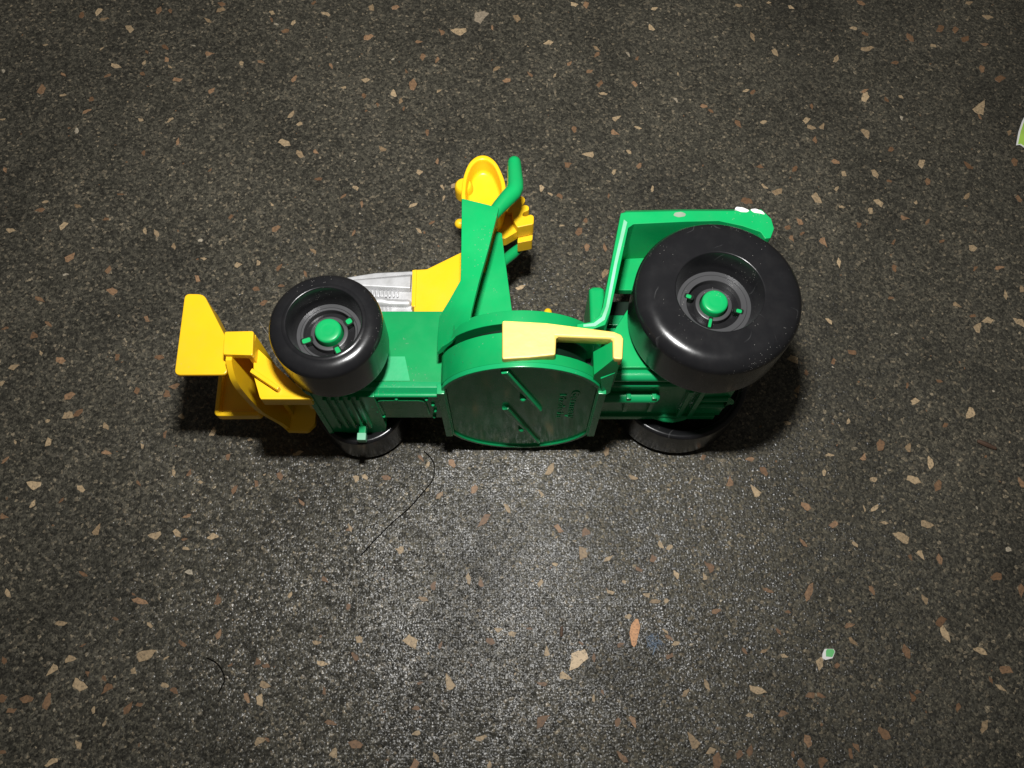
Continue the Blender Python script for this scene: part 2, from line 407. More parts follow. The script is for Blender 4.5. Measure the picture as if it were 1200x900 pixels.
CHIPS = """
216.5,263.5,7.6,T -14.1,318.3,6.8,P 109.1,43.8,6.5,B -10.5,70.3,6.2,B -25.9,308.6,6.1,T -130.9,21.2,5.9,T
169.3,297.9,5.8,T 115.3,306.1,5.7,T -136.4,40.7,5.5,B 10.5,0.1,5.4,B 146.8,64.6,5.4,T 86.7,9.8,5.4,T 156.5,29,5.4,T
-219.1,273.1,5.3,B -46.6,276.9,5.3,B 163.9,268.7,5.3,T -103.9,243.9,5.2,T 14.9,90.5,5.2,T 134.7,214.1,5.1,T
-152.8,11.8,5.1,T 62.6,-6.5,5.1,T -22.3,12.6,5,T -187.2,287.5,4.9,T 210.7,154,4.9,T -163.6,6.5,4.9,B -36.7,27.1,4.9,T
162.8,93.1,4.8,T 154.4,86.5,4.8,T -184.7,310.1,4.7,T 34.4,237.3,4.7,T 228.2,279.8,4.7,B -184.5,84.4,4.7,T
-146.7,314.9,4.6,T 161.4,248.6,4.6,T 230.9,317.2,4.6,T 204.4,231.1,4.6,B -198,164.4,4.6,B -189.4,183.6,4.6,B
139.6,182.5,4.6,T 153.8,291.8,4.5,T 207,310.7,4.5,B 217.1,303.3,4.5,B 117.4,217.8,4.5,T 198.3,154.9,4.5,T
182.1,113.3,4.5,T 93.4,82,4.5,T 168.2,23.2,4.5,T 70.3,-12.8,4.5,B 164.5,-2.4,4.5,T -68.9,305.1,4.4,B 103.6,254.2,4.4,B
190.7,304.9,4.4,B 134.5,192.4,4.4,B 103,213.2,4.4,B -167.8,168.2,4.4,B -33.2,-13.6,4.4,B 38.1,-11.9,4.4,B
187.4,44.5,4.4,B -95.3,237.1,4.3,T 18.1,302.1,4.3,T 39.8,298.6,4.3,T 184,232.2,4.3,T 207.4,165.6,4.3,T -134.6,3.9,4.3,B
26.9,58.7,4.3,T 157.1,68.5,4.3,T 73.4,52.6,4.3,B 129,-4.3,4.3,B -201.7,320.8,4.2,T -90.4,319.4,4.2,T -101.5,259.3,4.2,T
161.8,227.5,4.2,T 109.7,18.9,4.2,T 106.8,-13.5,4.2,B -158.1,279.4,4.1,B 2.5,317.4,4.1,T 124.9,295.4,4.1,T
161.1,211.7,4.1,T -136,124.9,4.1,B 114.4,137.5,4.1,T 145,100.5,4.1,B -142.6,10.4,4.1,B 35.3,55.7,4.1,T 175.2,16.8,4.1,B
-141.9,321.7,4,T -206.9,208,4,B -154,196.2,4,T 46.7,249.6,4,B 200.8,215.1,4,T -176.9,113,4,T 192.9,151.4,4,T
83.7,85.2,4,B -156.7,67,4,T -163.7,32.4,4,T -163.8,16.5,4,T -158,-13.4,4,T 19,14.4,4,T -54.4,-7.9,4,B 155.2,33,4,B
172.2,11,4,T 39.1,176.7,4,T -197.7,316.2,3.9,T -144.4,295.2,3.9,B -196.2,261.1,3.9,B -151.8,244.3,3.9,B
-194.9,199.8,3.9,T 35.9,325.7,3.9,B -7.4,286,3.9,T 40.6,276.1,3.9,B 39.8,189.2,3.9,B 213.5,310,3.9,B 225.8,233.1,3.9,B
-203,132.9,3.9,T 207.5,179.2,3.9,B 164,83.7,3.9,B -134.8,64.7,3.9,T 179.3,49.3,3.9,B 141.3,23.1,3.9,B -1.6,75.3,3.9,T
3.6,169.8,3.9,T -172.1,321.9,3.8,B -118.7,290.1,3.8,B -33.9,307.7,3.8,B 48.1,257.4,3.8,T -43.6,210.7,3.8,T
164.4,273.1,3.8,B 221.7,285.7,3.8,B -178,121.1,3.8,B -83.7,96.7,3.8,T 196.1,85.4,3.8,B -112.8,64.5,3.8,T
-108.1,40.7,3.8,B -171.1,6.7,3.8,B -63.4,-0.9,3.8,B -15.8,48.5,3.8,T 52.4,40.7,3.8,T 42.4,-0.3,3.8,B -141.4,325.7,3.7,B
-165.2,298.8,3.7,B -102.2,280.3,3.7,B -217.5,197.5,3.7,T 40.3,294.3,3.7,B -42.6,293.5,3.7,B 28.6,197,3.7,B
223,325.9,3.7,T 181.1,289.5,3.7,B -192.2,152.9,3.7,B 138.4,75,3.7,T -88.4,6.5,3.7,T 94.2,44.5,3.7,B 82.1,-9.7,3.7,B
-209.1,318.8,3.6,B -102.5,198.7,3.6,B -68.8,322.8,3.6,T 8.3,282.5,3.6,B 42.6,271.5,3.6,T -55.2,271.7,3.6,T
136.8,251.8,3.6,T 137.5,245.5,3.6,B -183.9,136,3.6,B -158.5,97.4,3.6,B 97.7,89.7,3.6,B 112,75.9,3.6,B -67.9,18.8,3.6,T
-179.6,6.7,3.6,B -32.8,41.2,3.6,T 16.9,68,3.6,B -10.8,-5.8,3.6,T 109.4,61.8,3.6,B 68.7,11.6,3.6,T -140.2,272.5,3.5,B
67,311,3.5,T 225.7,300.4,3.5,B 171.1,204.3,3.5,B 170.4,326.4,3.5,B -99.4,179.4,3.5,B -172.7,113.4,3.5,B
-158.9,50.3,3.5,B -105.9,28.9,3.5,B -87.5,11.2,3.5,T 94.9,2.3,3.5,B 102.7,-6.3,3.5,B -210.8,282.5,3.4,B
-35.3,291.2,3.4,B 134.6,256.1,3.4,T 142,252.9,3.4,T 125.8,201.8,3.4,B -171.6,177.8,3.4,B -165.4,82.6,3.4,T
92.6,94.6,3.4,B -126.7,65.9,3.4,T -185.4,43.3,3.4,T -25.8,-11.9,3.4,T 122.8,26.4,3.4,T 122.3,32.1,3.4,B 61.2,9.2,3.4,T
69,-9.4,3.4,T -108.7,308.6,3.3,B -57.3,323.7,3.3,B 30.6,325,3.3,T 69,322.3,3.3,T -2,278.8,3.3,B -65.9,211,3.3,B
145.4,233.4,3.3,B 180.9,202,3.3,B -132.8,173.3,3.3,B -118.1,105.9,3.3,T -197.4,94.2,3.3,B -80.6,77.4,3.3,B
-157.8,20.4,3.3,T -93.1,7.1,3.3,B -87.1,-6.6,3.3,T 10.8,12,3.3,B 141.5,69.5,3.3,T 152.8,57.4,3.3,T 151.5,41.3,3.3,T
90,22.9,3.3,T 37,98.1,3.3,T -23.2,92.9,3.3,B 46.8,87.1,3.3,T -85.6,287.7,3.2,B -156.9,256.4,3.2,T -159.3,197.4,3.2,T
-85.2,187.4,3.2,T -44.7,302.1,3.2,B -38.5,249.1,3.2,B 28.5,251,3.2,B 57.5,251.8,3.2,T -58.8,240.4,3.2,T
-40.2,197.7,3.2,T 32.3,189.2,3.2,B 223.4,213.3,3.2,B -87.7,176.4,3.2,B -143.7,137.9,3.2,B -160.7,107.9,3.2,T
-181.6,101.9,3.2,T 186.2,161.5,3.2,T 131.7,154.2,3.2,T 139.6,139.8,3.2,B 160.6,118.7,3.2,T -149.2,-8.2,3.2,T
-193.2,72.2,3.2,B -56.5,21.3,3.2,B 122.3,69.1,3.2,B 132.7,44.3,3.2,B 74.7,37.2,3.2,B 140.9,7.3,3.2,B -14.1,82.7,3.2,B
-27.8,80.3,3.2,T -86.4,224,3.1,B -190.7,209.8,3.1,T 36.2,284.1,3.1,B 27.2,289,3.1,B -74.3,215.1,3.1,B 57.2,277.4,3.1,B
110.2,324.8,3.1,T 135.5,323.7,3.1,T 109,272.8,3.1,T 185.2,223,3.1,B 121,194,3.1,B 164.7,310.8,3.1,T 114.8,123.8,3.1,T
155.3,99.5,3.1,T 136.8,95.3,3.1,B -176.2,3,3.1,B -175.9,-10.3,3.1,B 12.5,23,3.1,T 159.3,56,3.1,B 105.5,8.4,3.1,B
119.1,-8.7,3.1,B -105.9,313.5,3,T -163.4,291.1,3,B -190.2,281.6,3,B -226.7,228.9,3,B -51.4,267.2,3,T -68.5,196.5,3,B
13.1,219.1,3,T 76.2,267.4,3,P 88.8,264.2,3,B 173.5,267.9,3,B 215,258,3,B 226.6,249.3,3,T 126.5,229.3,3,B
-152.3,155.7,3,B -182.8,76.8,3,T 214.7,169.2,3,T -70.4,25.9,3,T -123.4,72.2,3,B 61,50.3,3,T 56.6,27.7,3,B
78.3,-10.6,3,B 156.4,4.1,3,B -35.6,95,3,B -48.8,87.1,3,B -88.6,239,2.9,B -145.7,189.6,2.9,T -9.6,310.8,2.9,B
-33.7,233.6,2.9,B 57,231.3,2.9,B 55.4,294.3,2.9,P 138.7,264,2.9,B 111,230.5,2.9,B 111.9,220.1,2.9,T -89.6,87.5,2.9,B
-106.6,82.6,2.9,B 162.6,179.4,2.9,B -119.8,51.3,2.9,P -118.8,25.7,2.9,B -119.2,9.8,2.9,B -7.6,26.2,2.9,B
29.2,20.7,2.9,B 108.5,8.4,2.9,B 116.6,-10.9,2.9,B -61.3,67.8,2.9,T -42.2,59.1,2.9,T -27.8,80.3,2.9,B -208.7,270.3,2.8,T
-205.6,212,2.8,T -172.7,216,2.8,B -234,256.6,2.8,T -195.6,298.1,2.8,T -31,220,2.8,T -30.2,213.9,2.8,T 21,215.1,2.8,B
45.7,227.7,2.8,T 42.7,215.4,2.8,B 20.1,282,2.8,T -68.8,270,2.8,B -25.9,220.7,2.8,T 62,218.8,2.8,T 112,272.3,2.8,B
115.3,255,2.8,T 198.2,189.2,2.8,T 169.9,306.8,2.8,B -116.7,180.8,2.8,T -161.1,137.9,2.8,B -136.7,104.9,2.8,B
-130.9,89.3,2.8,T -125,88.8,2.8,B 124.1,96.3,2.8,T -69.3,48.6,2.8,B -61.2,-10.1,2.8,T -41.9,58.8,2.8,T -28.8,45.6,2.8,B
55.9,61.2,2.8,T 99.1,-13.8,2.8,B -116.4,319.6,2.7,T -116.4,315.6,2.7,B -173.9,289.5,2.7,T -161.4,287,2.7,T
-198.6,250.2,2.7,P 156.9,207.6,2.7,T 148,227.5,2.7,T 164.7,192,2.7,B -209.8,150.8,2.7,B -107.9,169.2,2.7,B
-150.3,123.2,2.7,B -138.2,121.6,2.7,B -172.4,78.1,2.7,B 197.4,179.2,2.7,B 10.5,47.1,2.7,T -5.1,30.5,2.7,T
36.9,-0.6,2.7,B -127.8,289.2,2.6,T -170.4,256.3,2.6,T -41.5,227.7,2.6,T -69.1,219.2,2.6,T 52.7,238.8,2.6,T
24.6,231.9,2.6,B 59.4,292.1,2.6,B 171.5,240.2,2.6,B -132.1,183.6,2.6,T -197,147.5,2.6,B 191.6,156.6,2.6,B
109,109.5,2.6,T 134.4,75,2.6,T -87.6,17.9,2.6,B -181.7,19.7,2.6,B 28,65.9,2.6,B 47,51.9,2.6,B -55.1,27.1,2.6,T
58.9,25.6,2.6,T 56.3,21.2,2.6,B -60.9,67.4,2.6,B 71.3,49.2,2.6,T 97.5,21.3,2.6,T 96.4,29.7,2.6,B -32.5,92.2,2.6,T
10.8,81.3,2.6,T -166.6,321.5,2.5,B -173.6,295.4,2.5,B -97.1,254.3,2.5,T -166.2,238,2.5,B -176.8,203.4,2.5,B
-34.1,272.8,2.5,T -35,201.4,2.5,B 32.2,202.3,2.5,B -68.7,279.3,2.5,T 91.6,261.7,2.5,B 201.5,299.8,2.5,T
185.5,192.4,2.5,B -97.3,170.6,2.5,B 120.8,89,2.5,T -122,59.9,2.5,T -122.8,11.7,2.5,T -26,24.9,2.5,B 0,28.9,2.5,T
39,25.2,2.5,B -33.7,3.9,2.5,B -32.9,-4.2,2.5,T -11.5,46.7,2.5,B -97.1,326.2,2.4,B -152.2,299.7,2.4,P -173.9,282.8,2.4,B
-135.1,228.9,2.4,B -195.2,268.2,2.4,B 181,269.4,2.4,T 144.4,209.8,2.4,T 144,219.1,2.4,T 151,200.5,2.4,B
-131.3,112,2.4,T -143.8,84.8,2.4,B -104,162.5,2.4,B -205.8,126.3,2.4,T 133,109.9,2.4,T 119,130.6,2.4,B -90.6,19.1,2.4,B
59.2,60.3,2.4,T 52.7,56.1,2.4,B 169.7,13.4,2.4,B 83,1.6,2.4,T 83.2,23,2.4,B -122.7,204.1,2.3,B -105.5,210.7,2.3,T
-222.9,300.2,2.3,T 17,216.1,2.3,T -49.7,284.1,2.3,B 178.8,257.5,2.3,P 125.6,196,2.3,B 119.6,199.1,2.3,B
-108.3,181.5,2.3,T -192.7,139.8,2.3,T -110.6,95.8,2.3,B -98.6,84.8,2.3,B 139.3,86.7,2.3,T 172.2,127.3,2.3,B
159.4,164.8,2.3,B -144.3,34.3,2.3,B -131.3,32.1,2.3,T -154.2,25,2.3,B -134.7,16.4,2.3,T -130.6,5.1,2.3,B
-66.3,9.3,2.3,B 49.7,42.9,2.3,T 36.5,43.7,2.3,T 55.3,30,2.3,T 28.7,7.3,2.3,T -7.5,-14.2,2.3,T 143,9.3,2.3,B
128.5,61.5,2.3,T -60.3,87.1,2.3,T -56.7,87.4,2.3,T -239.5,284.1,2.2,P -78.4,274.8,2.2,T -62.1,264.6,2.2,B
-49.9,262.5,2.2,B 125.6,326.4,2.2,T 167.6,223,2.2,B -189.5,176,2.2,P 171.2,108.5,2.2,B 130.8,136,2.2,B
159.3,125.4,2.2,B -84.9,-6.2,2.2,B -81.5,42.6,2.2,T -113.7,313,2.1,P -144.9,99.9,2.1,T -123.2,63.3,2.1,B
-144.7,13.8,2.1,B -146.5,3.4,2.1,T -150.9,15.4,2.1,B 16.1,54,2.1,T 6.2,30.8,2.1,B -32.5,12.3,2.1,B -59.8,38.6,2.1,B
41.9,35,2.1,T 148.6,56.7,2.1,B 21.6,200,2,T 78,282.8,2,T 74.5,95.5,2,B -123.7,20.7,2,T 100.6,36.8,2,B 96.6,-11.1,2,B
185.5,59.2,2,P 177.6,211.6,1.9,T 113.5,121.1,1.9,T 32,9.1,1.9,B -134.5,192.7,1.8,P -102.6,102.6,1.8,T -120.1,85.4,1.8,T
-195,101.5,1.8,T -138.9,42.9,1.8,B -100.3,18.6,1.8,B -142.1,-1.1,1.8,T 115.7,18,1.8,B -56.4,291.4,1.7,P 56.6,40.6,1.7,T
25.1,25.6,1.7,B 64.6,25.4,1.7,P -184.1,110.3,1.5,T 158.5,148.4,1.5,P 3.2,54.4,1.5,T
""".split()

def chip_outline(r):
    n = r.choice((4, 5, 5, 6, 7))
    asp = r.uniform(0.38, 0.72)
    base = r.uniform(0, 6.28)
    pts = []
    for i in range(n):
        a = base + 2 * math.pi * (i + r.uniform(-0.32, 0.32)) / n
        k = r.choice((1.0, 0.9, 0.75, 0.5))
        pts.append((0.56 * k * math.cos(a), 0.56 * k * asp * math.sin(a)))
    w = max(p[0] for p in pts) - min(p[0] for p in pts)
    pts = [(x / w, y / w) for x, y in pts]
    out = []
    for i, (x, y) in enumerate(pts):                    # ragged edges
        x2, y2 = pts[(i + 1) % len(pts)]
        l = math.hypot(x2 - x, y2 - y)
        out.append((x, y))
        for t in (0.33, 0.67):
            k = r.uniform(-0.07, 0.07) * l
            out.append((x + (x2 - x) * t - (y2 - y) / l * k, y + (y2 - y) * t + (x2 - x) / l * k))
    return out

def chip_mesh(mat, r):
    b = bmesh.new()
    o = chip_outline(r)
    lo = [b.verts.new((x * 1.0, y * 1.0, 0)) for x, y in o]
    hi = [b.verts.new((x * 0.94, y * 0.94, 1)) for x, y in o]
    for i in range(len(o)):
        j = (i + 1) % len(o)
        b.faces.new((lo[i], lo[j], hi[j], hi[i]))
    b.faces.new(hi)
    me = bpy.data.meshes.new("chip")
    b.to_mesh(me); b.free()
    me.materials.append(mat)
    return me

chip_meshes = {k: [chip_mesh(m, rng) for _ in range(14)] for k, m in CHIP.items()}
small = {'T': bmesh.new(), 'B': bmesh.new(), 'P': bmesh.new()}
def small_chip(x, y, s, kind):
    b = small[kind]
    a = rng.uniform(0, 6.28); c, d = math.cos(a), math.sin(a)
    h = 0.05 + 0.04 * rng.random()
    vs = [b.verts.new(V(x + s * (px * c - py * d), y + s * (px * d + py * c), h)) for px, py in chip_outline(rng)]
    b.faces.new(vs)

for i, row in enumerate(CHIPS):
    x, y, s, kind = row.split(',')
    x, y, s = float(x), float(y), float(s)
    if i < 300:
        o = bpy.data.objects.new("chip", rng.choice(chip_meshes[kind]))
        col.objects.link(o)
        o.parent = floor
        o.location = V(x, y, 0)
        o.rotation_euler = (0, 0, rng.uniform(0, 6.28))
        o.scale = (s * MM * 1.2, s * MM * 1.2, 0.10 * MM)
    else:
        small_chip(x, y, s * 1.2, kind)
for _ in range(400):                                   # chips too small to pick out
    small_chip(rng.uniform(-270, 270), rng.uniform(-30, 340), rng.uniform(0.5, 1.35), rng.choice('TTBBBBP'))
for _ in range(900):                                   # the same floor beyond the picture
    x, y = rng.uniform(-500, 500), rng.uniform(-250, 600)
    if -275 < x < 275 and -35 < y < 345:
        continue
    small_chip(x, y, rng.uniform(1.5, 4.0), rng.choice('TTBBB'))
for k, b in small.items():
    o = link("small_chips", b, CHIP[k], floor, weighted=False)
    o["kind"] = "stuff"

# ---------------------------------------------------------------- the toy tractor, lying on its right side
tractor = bpy.data.objects.new("toy_tractor", None)
tractor.empty_display_size = 0.02
col.objects.link(tractor)
thing(tractor, "green and yellow plastic toy tractor with black wheels lying on its side", "toy tractor")
T = tractor
CZ = 44.0                                             # height of the tractor's middle plane

# --- cab base: a drum with flat flanks
def drum(inset, n=22, hw=25.7, R=27.0, off=14.0):
    R -= inset; hw -= inset
    a0 = math.acos(hw / R)
    top = [(3 + R * math.cos(a), CZ + off + R * math.sin(a)) for a in [a0 + (math.pi - 2 * a0) * i / n for i in range(n + 1)]]
    bot = [(3 + R * math.cos(a), CZ - off + R * math.sin(a)) for a in [math.pi + a0 + (math.pi - 2 * a0) * i / n for i in range(n + 1)]]
    return top + bot

def clip_x(poly, xm):                                  # keep what lies left of xm
    out = []
    for i, p in enumerate(poly):
        q = poly[(i + 1) % len(poly)]
        if p[0] <= xm:
            out.append(p)
        if (p[0] - xm) * (q[0] - xm) < 0:
            t = (xm - p[0]) / (q[0] - p[0])
            out.append((xm, p[1] + t * (q[1] - p[1])))
    return out
base = link("cab_base", prism_y(drum(0), 99.6, 103.0, 0), GREEN_BODY, T)
link("drum_wall", prism_y(clip_x(drum(0), 12.0), 103.0, 109.6, 0), GREEN_BODY, base)
link("slot", prism_y(drum(4.5), 102.8, 112.8, 0), SLOT_SHADE, base)  # solid core; the slot's darkness is painted into its colour
link("upper_band", prism_y(drum(0), 112.6, 117.0, 0.35), GREEN_BODY, base)
link("recess_shade_filler", prism([(12.6, 103.2), (27.0, 103.2), (27.0, 109.2), (12.6, 109.2)], 58, 65.0, 0), SLOT_SHADE, base)  # added filler, near-black in place of a deep hole's shade
under = link("underside_cover", prism_y(drum(1.6), 98.9, 99.8, 0.1), GREEN_GLOSS, T)
# rim round the cover
o, i_ = drum(0.15), drum(1.5)
bm = bmesh.new()
rings = [[(x, 99.7, z) for x, z in o], [(x, 98.1, z) for x, z in o], [(x, 98.1, z) for x, z in i_], [(x, 99.0, z) for x, z in i_]]
loft(rings, bm=bm, caps=False)
bevel(bm, 0.25)
link("rim", bm, GREEN_CHASSIS, under)
for s in (-1, 1):
    x = 3 + s * 25.9
    link("side_rail", box(x - 1.3, x + 1.3, 97.0, 100.6, 21, 65, 0.3), GREEN_CHASSIS, under)
for (x0, z0, x1, z1) in ((-2.3, 81.0, 9.8, 46.5), (-2.3, 48.8, 10.2, 10.2)):
    bm = bmesh.new()
    dx, dz = x1 - x0, z1 - z0
    l = math.hypot(dx, dz); nx, nz = -dz / l, dx / l
    a = [(x0 + nx * 1.45, z0 + nz * 1.45), (x0 - nx * 1.45, z0 - nz * 1.45), (x1 - nx * 0.7, z1 - nz * 0.7), (x1 + nx * 0.7, z1 + nz * 0.7)]
    b = [(x0 + nx * 1.0, z0 + nz * 1.0), (x0 - nx * 1.0, z0 - nz * 1.0), (x1 - nx * 0.3, z1 - nz * 0.3), (x1 + nx * 0.3, z1 + nz * 0.3)]
    loft([[(x, 99.2, z) for x, z in a], [(x, 97.5, z) for x, z in b]], bm=bm)
    bevel(bm, 0.35)
    link("diagonal_rib", bm, GREEN_CHASSIS, under)
for x, z in ((3.6, 58.3), (3.4, 26.6)):
    bm = tube([(x, 99.2, z), (x, 98.0, z)], 1.1, 12)
    link("pin", bm, GREEN_CHASSIS, under)

def emboss(body, x, z, size, length):
    cu = bpy.data.curves.new("lettering", 'FONT')
    cu.body = body
    cu.size = size * MM
    cu.extrude = 0.22 * MM
    cu.resolution_u = 2
    tmp = bpy.data.objects.new("lettering", cu)
    col.objects.link(tmp)
    bpy.context.view_layer.update()
    me = bpy.data.meshes.new_from_object(tmp.evaluated_get(bpy.context.evaluated_depsgraph_get()))
    bpy.data.objects.remove(tmp)
    xs = [v.co.x for v in me.vertices]
    k = length * MM / (max(xs) - min(xs))
    c = V(x, 98.8, z)
    for v in me.vertices:                              # reads downwards in the picture: text x -> -z, text y -> +x
        tx, ty, tz = v.co
        v.co = (c.x + ty, c.y - tz, c.z - (tx - min(xs)) * k)
    me.materials.append(GREEN_CHASSIS)
    o = bpy.data.objects.new("lettering", me)
    col.objects.link(o)
    o.parent = under
    return o
emboss("Germany", 19.4, 63.0, 4.2, 26.5)
emboss("Made in", 15.6, 59.6, 3.4, 22.0)

# --- the long pillar that rises from the cab base
rows = [
    [(-24.3, 110.6, 66.6), (-22.5, 111.4, 69.0), (-20.7, 111.6, 71.4), (-18.9, 111.8, 74.1)],
    [(-24.3, 117.8, 66.6), (-20.4, 117.0, 71.8), (-16.6, 116.4, 76.8), (-13.0, 116.2, 80.0)],
    [(-23.8, 123.5, 67.6), (-20.0, 121.9, 72.7), (-16.4, 120.4, 76.6), (-12.7, 119.2, 79.3)],
    [(-20.4, 126.4, 73.0), (-17.5, 125.6, 75.2), (-14.7, 125.0, 76.6), (-11.9, 124.5, 77.6)],
    [(-16.7, 132.8, 75.0), (-14.6, 132.6, 75.6), (-12.5, 132.3, 75.8), (-10.5, 132.2, 75.9)],
    [(-16.75, 144.8, 75.0), (-13.7, 144.8, 75.0), (-10.7, 144.8, 75.0), (-7.6, 144.8, 75.0)],
    [(-17.0, 164.0, 75.0), (-12.8, 162.8, 75.0), (-8.6, 161.6, 75.0), (-4.3, 160.3, 75.0)]]
rings = []
for r in rows:
    rings.append([p for p in r] + [(x, y, z - 2.6) for x, y, z in reversed(r)])
link("cab_pillar", loft(rings, 0.35), GREEN, T, 30)
link("inner_panel", prism([(-5.6, 163.0), (-3.6, 162.0), (-2.9, 155.5), (0.1, 130.5), (0.9, 112), (-13.0, 112), (-13.0, 131)], 53.0, 56.0, 0.3), GREEN, T)
link("inner_panel", prism([(-13.4, 148), (-7, 148), (-10.5, 112), (-16, 112)], 46.0, 52.6, 0.3), GREEN, T)
link("bent_rod", tube([(-7.5, 157.5, 72.3), (-4.5, 162.0, 72.3), (-1.6, 165.9, 72.0), (0.2, 168.2, 71.8), (1.0, 170.2, 71.6), (1.15, 172.4, 71.3), (1.0, 176, 71.0), (0.8, 181.6, 70.4)],
                      [2.0, 2.5, 2.85, 2.95, 2.95, 2.85, 2.65, 2.35], 20), GREEN, T)
link("bent_rod", tube([(-7.0, 156.0, 38.0), (-3.3, 162.4, 35), (0.2, 166.3, 34), (2.9, 169.2, 34), (3.6, 173.0, 34)], [1.9, 2.0, 2.1, 2.0, 1.8], 16), GREEN, T)

# --- yellow scoop with its claw, held between the pillars
scoop = bpy.data.objects.new("scoop", None)
col.objects.link(scoop); scoop.parent = T
def smooth_loop(pts, k=4):
    res = []
    m = len(pts)
    P = [Vector(p) for p in pts]
    for i in range(m):
        p0, p1, p2, p3 = P[i - 1], P[i], P[(i + 1) % m], P[(i + 2) % m]
        for j in range(k):
            t = j / k
            q = 0.5 * ((2 * p1) + (p2 - p0) * t + (2 * p0 - 5 * p1 + 4 * p2 - p3) * t * t + (3 * p1 - p0 - 3 * p2 + p3) * t ** 3)
            res.append((q.x, q.y))
    return res
out = smooth_loop([(-17.9, 171.5), (-18.0, 176.3), (-17.4, 182.1), (-15.7, 187.4), (-13.3, 190.3), (-10.9, 191.2), (-8.4, 190.6), (-5.9, 188.2), (-4.0, 184.3), (-2.4, 179.0), (-2.3, 173.5), (-4.5, 167), (-10, 164), (-15.5, 166)])
inn = [(-10.3 + (x + 10.3) * 0.79, 177.6 + (y - 177.6) * 0.84) for x, y in out]
def z_(pts, z): return [(x, y, z) for x, y in pts]
def shr(pts, k, c=(-10.5, 178)): return [(c[0] + (x - c[0]) * k, c[1] + (y - c[1]) * k) for x, y in pts]
bm = bmesh.new()
loft([z_(shr(out, 0.80), 45.5), z_(shr(out, 0.93), 47.5), z_(out, 52), z_(out, 61.2), z_(shr(out, 0.985), 61.85), z_(shr(out, 0.96), 62.0), z_(shr(inn, 1.05), 62.0), z_(shr(inn, 1.01), 61.7), z_(inn, 61.0), z_(shr(inn, 0.97), 56.6), z_(shr(inn, 0.93), 55.6), z_(shr(inn, 0.84), 55.0), z_(shr(inn, 0.5), 54.8)], bm=bm)
bowl = link("bowl", bm, YELLOW, scoop, 50)
link("ear", lathe(-17.6, 181.0, [(0, 58.2), (2.6, 58.2), (3.2, 57.6), (3.4, 56), (3.4, 52), (0, 52)], 28), YELLOW, scoop)
link("stem", prism(rounded([(-16, 132), (-8.5, 132), (-6, 150), (-5, 170), (-15.5, 170)], 2), 47, 52, 0.6), YELLOW, scoop)
link("peg", tube([(-12, 168.8, 50), (-19.2, 169.6, 50)], 1.9, 14), YELLOW, scoop)
link("palm", prism(rounded([(-9, 176), (-4.5, 177.0), (0.4, 179.4), (1.9, 171.6), (2.5, 168.2), (-2.5, 164.8), (-9, 166)], 0.7), 42.5, 47.5, 0.6), YELLOW, scoop)
link("finger", prism(rounded([(-4.0, 175.6), (1.8, 181.6), (3.9, 182.0), (5.0, 180.6), (4.6, 178.8), (0.6, 174.4)], 0.8), 44, 49.5, 0.7), YELLOW, scoop)
link("finger", prism(rounded([(-0.2, 174.9), (2.2, 176.2), (5.0, 177.3), (6.3, 176.6), (6.4, 174.9), (4.2, 173.9), (3.9, 172.6), (4.8, 172.2), (6.9, 173.2), (8.1, 172.4), (8.0, 168.9), (1.9, 167.4), (0.3, 170.5)], 0.7), 43.6, 51, 0.55), YELLOW, scoop)
link("finger", prism(rounded([(2.0, 165.4), (7.6, 166.6), (7.8, 171.0), (2.4, 169.6)], 0.6), 37, 43.4, 0.5), YELLOW, scoop)

# --- yellow dash, silver engine and green bonnet
dash = link("dashboard", prism([(-34.3, 131.2), (-35.0, 149.4), (-30.4, 149.7), (-18.4, 156.5), (-11.7, 160.0), (-11.3, 131.2)], 38, 52, 0.5), YELLOW, T)
link("seam_strip", prism([(-35.2, 134.5), (-35.5, 149.0), (-33.9, 149.2), (-33.7, 134.5)], 42, 52.5, 0.25), YELLOW, dash)
eng = link("engine", prism([(-64, 131), (-64, 146.6), (-59.6, 148.0), (-49.0, 149.9), (-35.6, 150.6), (-35.0, 131)], 39, 49.0, 0.6), SILVER, T)
link("rocker_cover", loft([[(-62, 143.2, 48.8), (-35.9, 141.6, 48.8), (-35.9, 149.4, 48.8), (-62, 146.4, 48.8)],
                           [(-61, 144.2, 50.6), (-36.1, 142.6, 50.9), (-36.1, 147.4, 50.9), (-61, 145.6, 50.6)]], 0.35), SILVER, eng)
link("exhaust_manifold", tube([(-60, 137.6, 49.3), (-46, 137.9, 49.4), (-43.6, 137.4, 49.4), (-39, 137.2, 49.4), (-37.0, 137.2, 49.4)], [1.9, 1.9, 1.45, 1.4, 1.4], 16), SILVER, eng)
link("base_strip", box(-62, -36.0, 131, 132.6, 48.6, 49.9, 0.25), SILVER, eng)
for k in range(11):
    x = -54.6 + k * 1.38
    link("cooling_fin", box(x, x + 0.6, 139.4, 142.0, 48.7, 50.6, 0.15), SILVER, eng)
for k in range(9):
    x = -54.6 + k * 1.42
    link("cooling_fin", box(x, x + 0.6, 132.9, 135.4, 48.7, 50.4, 0.15), SILVER, eng)

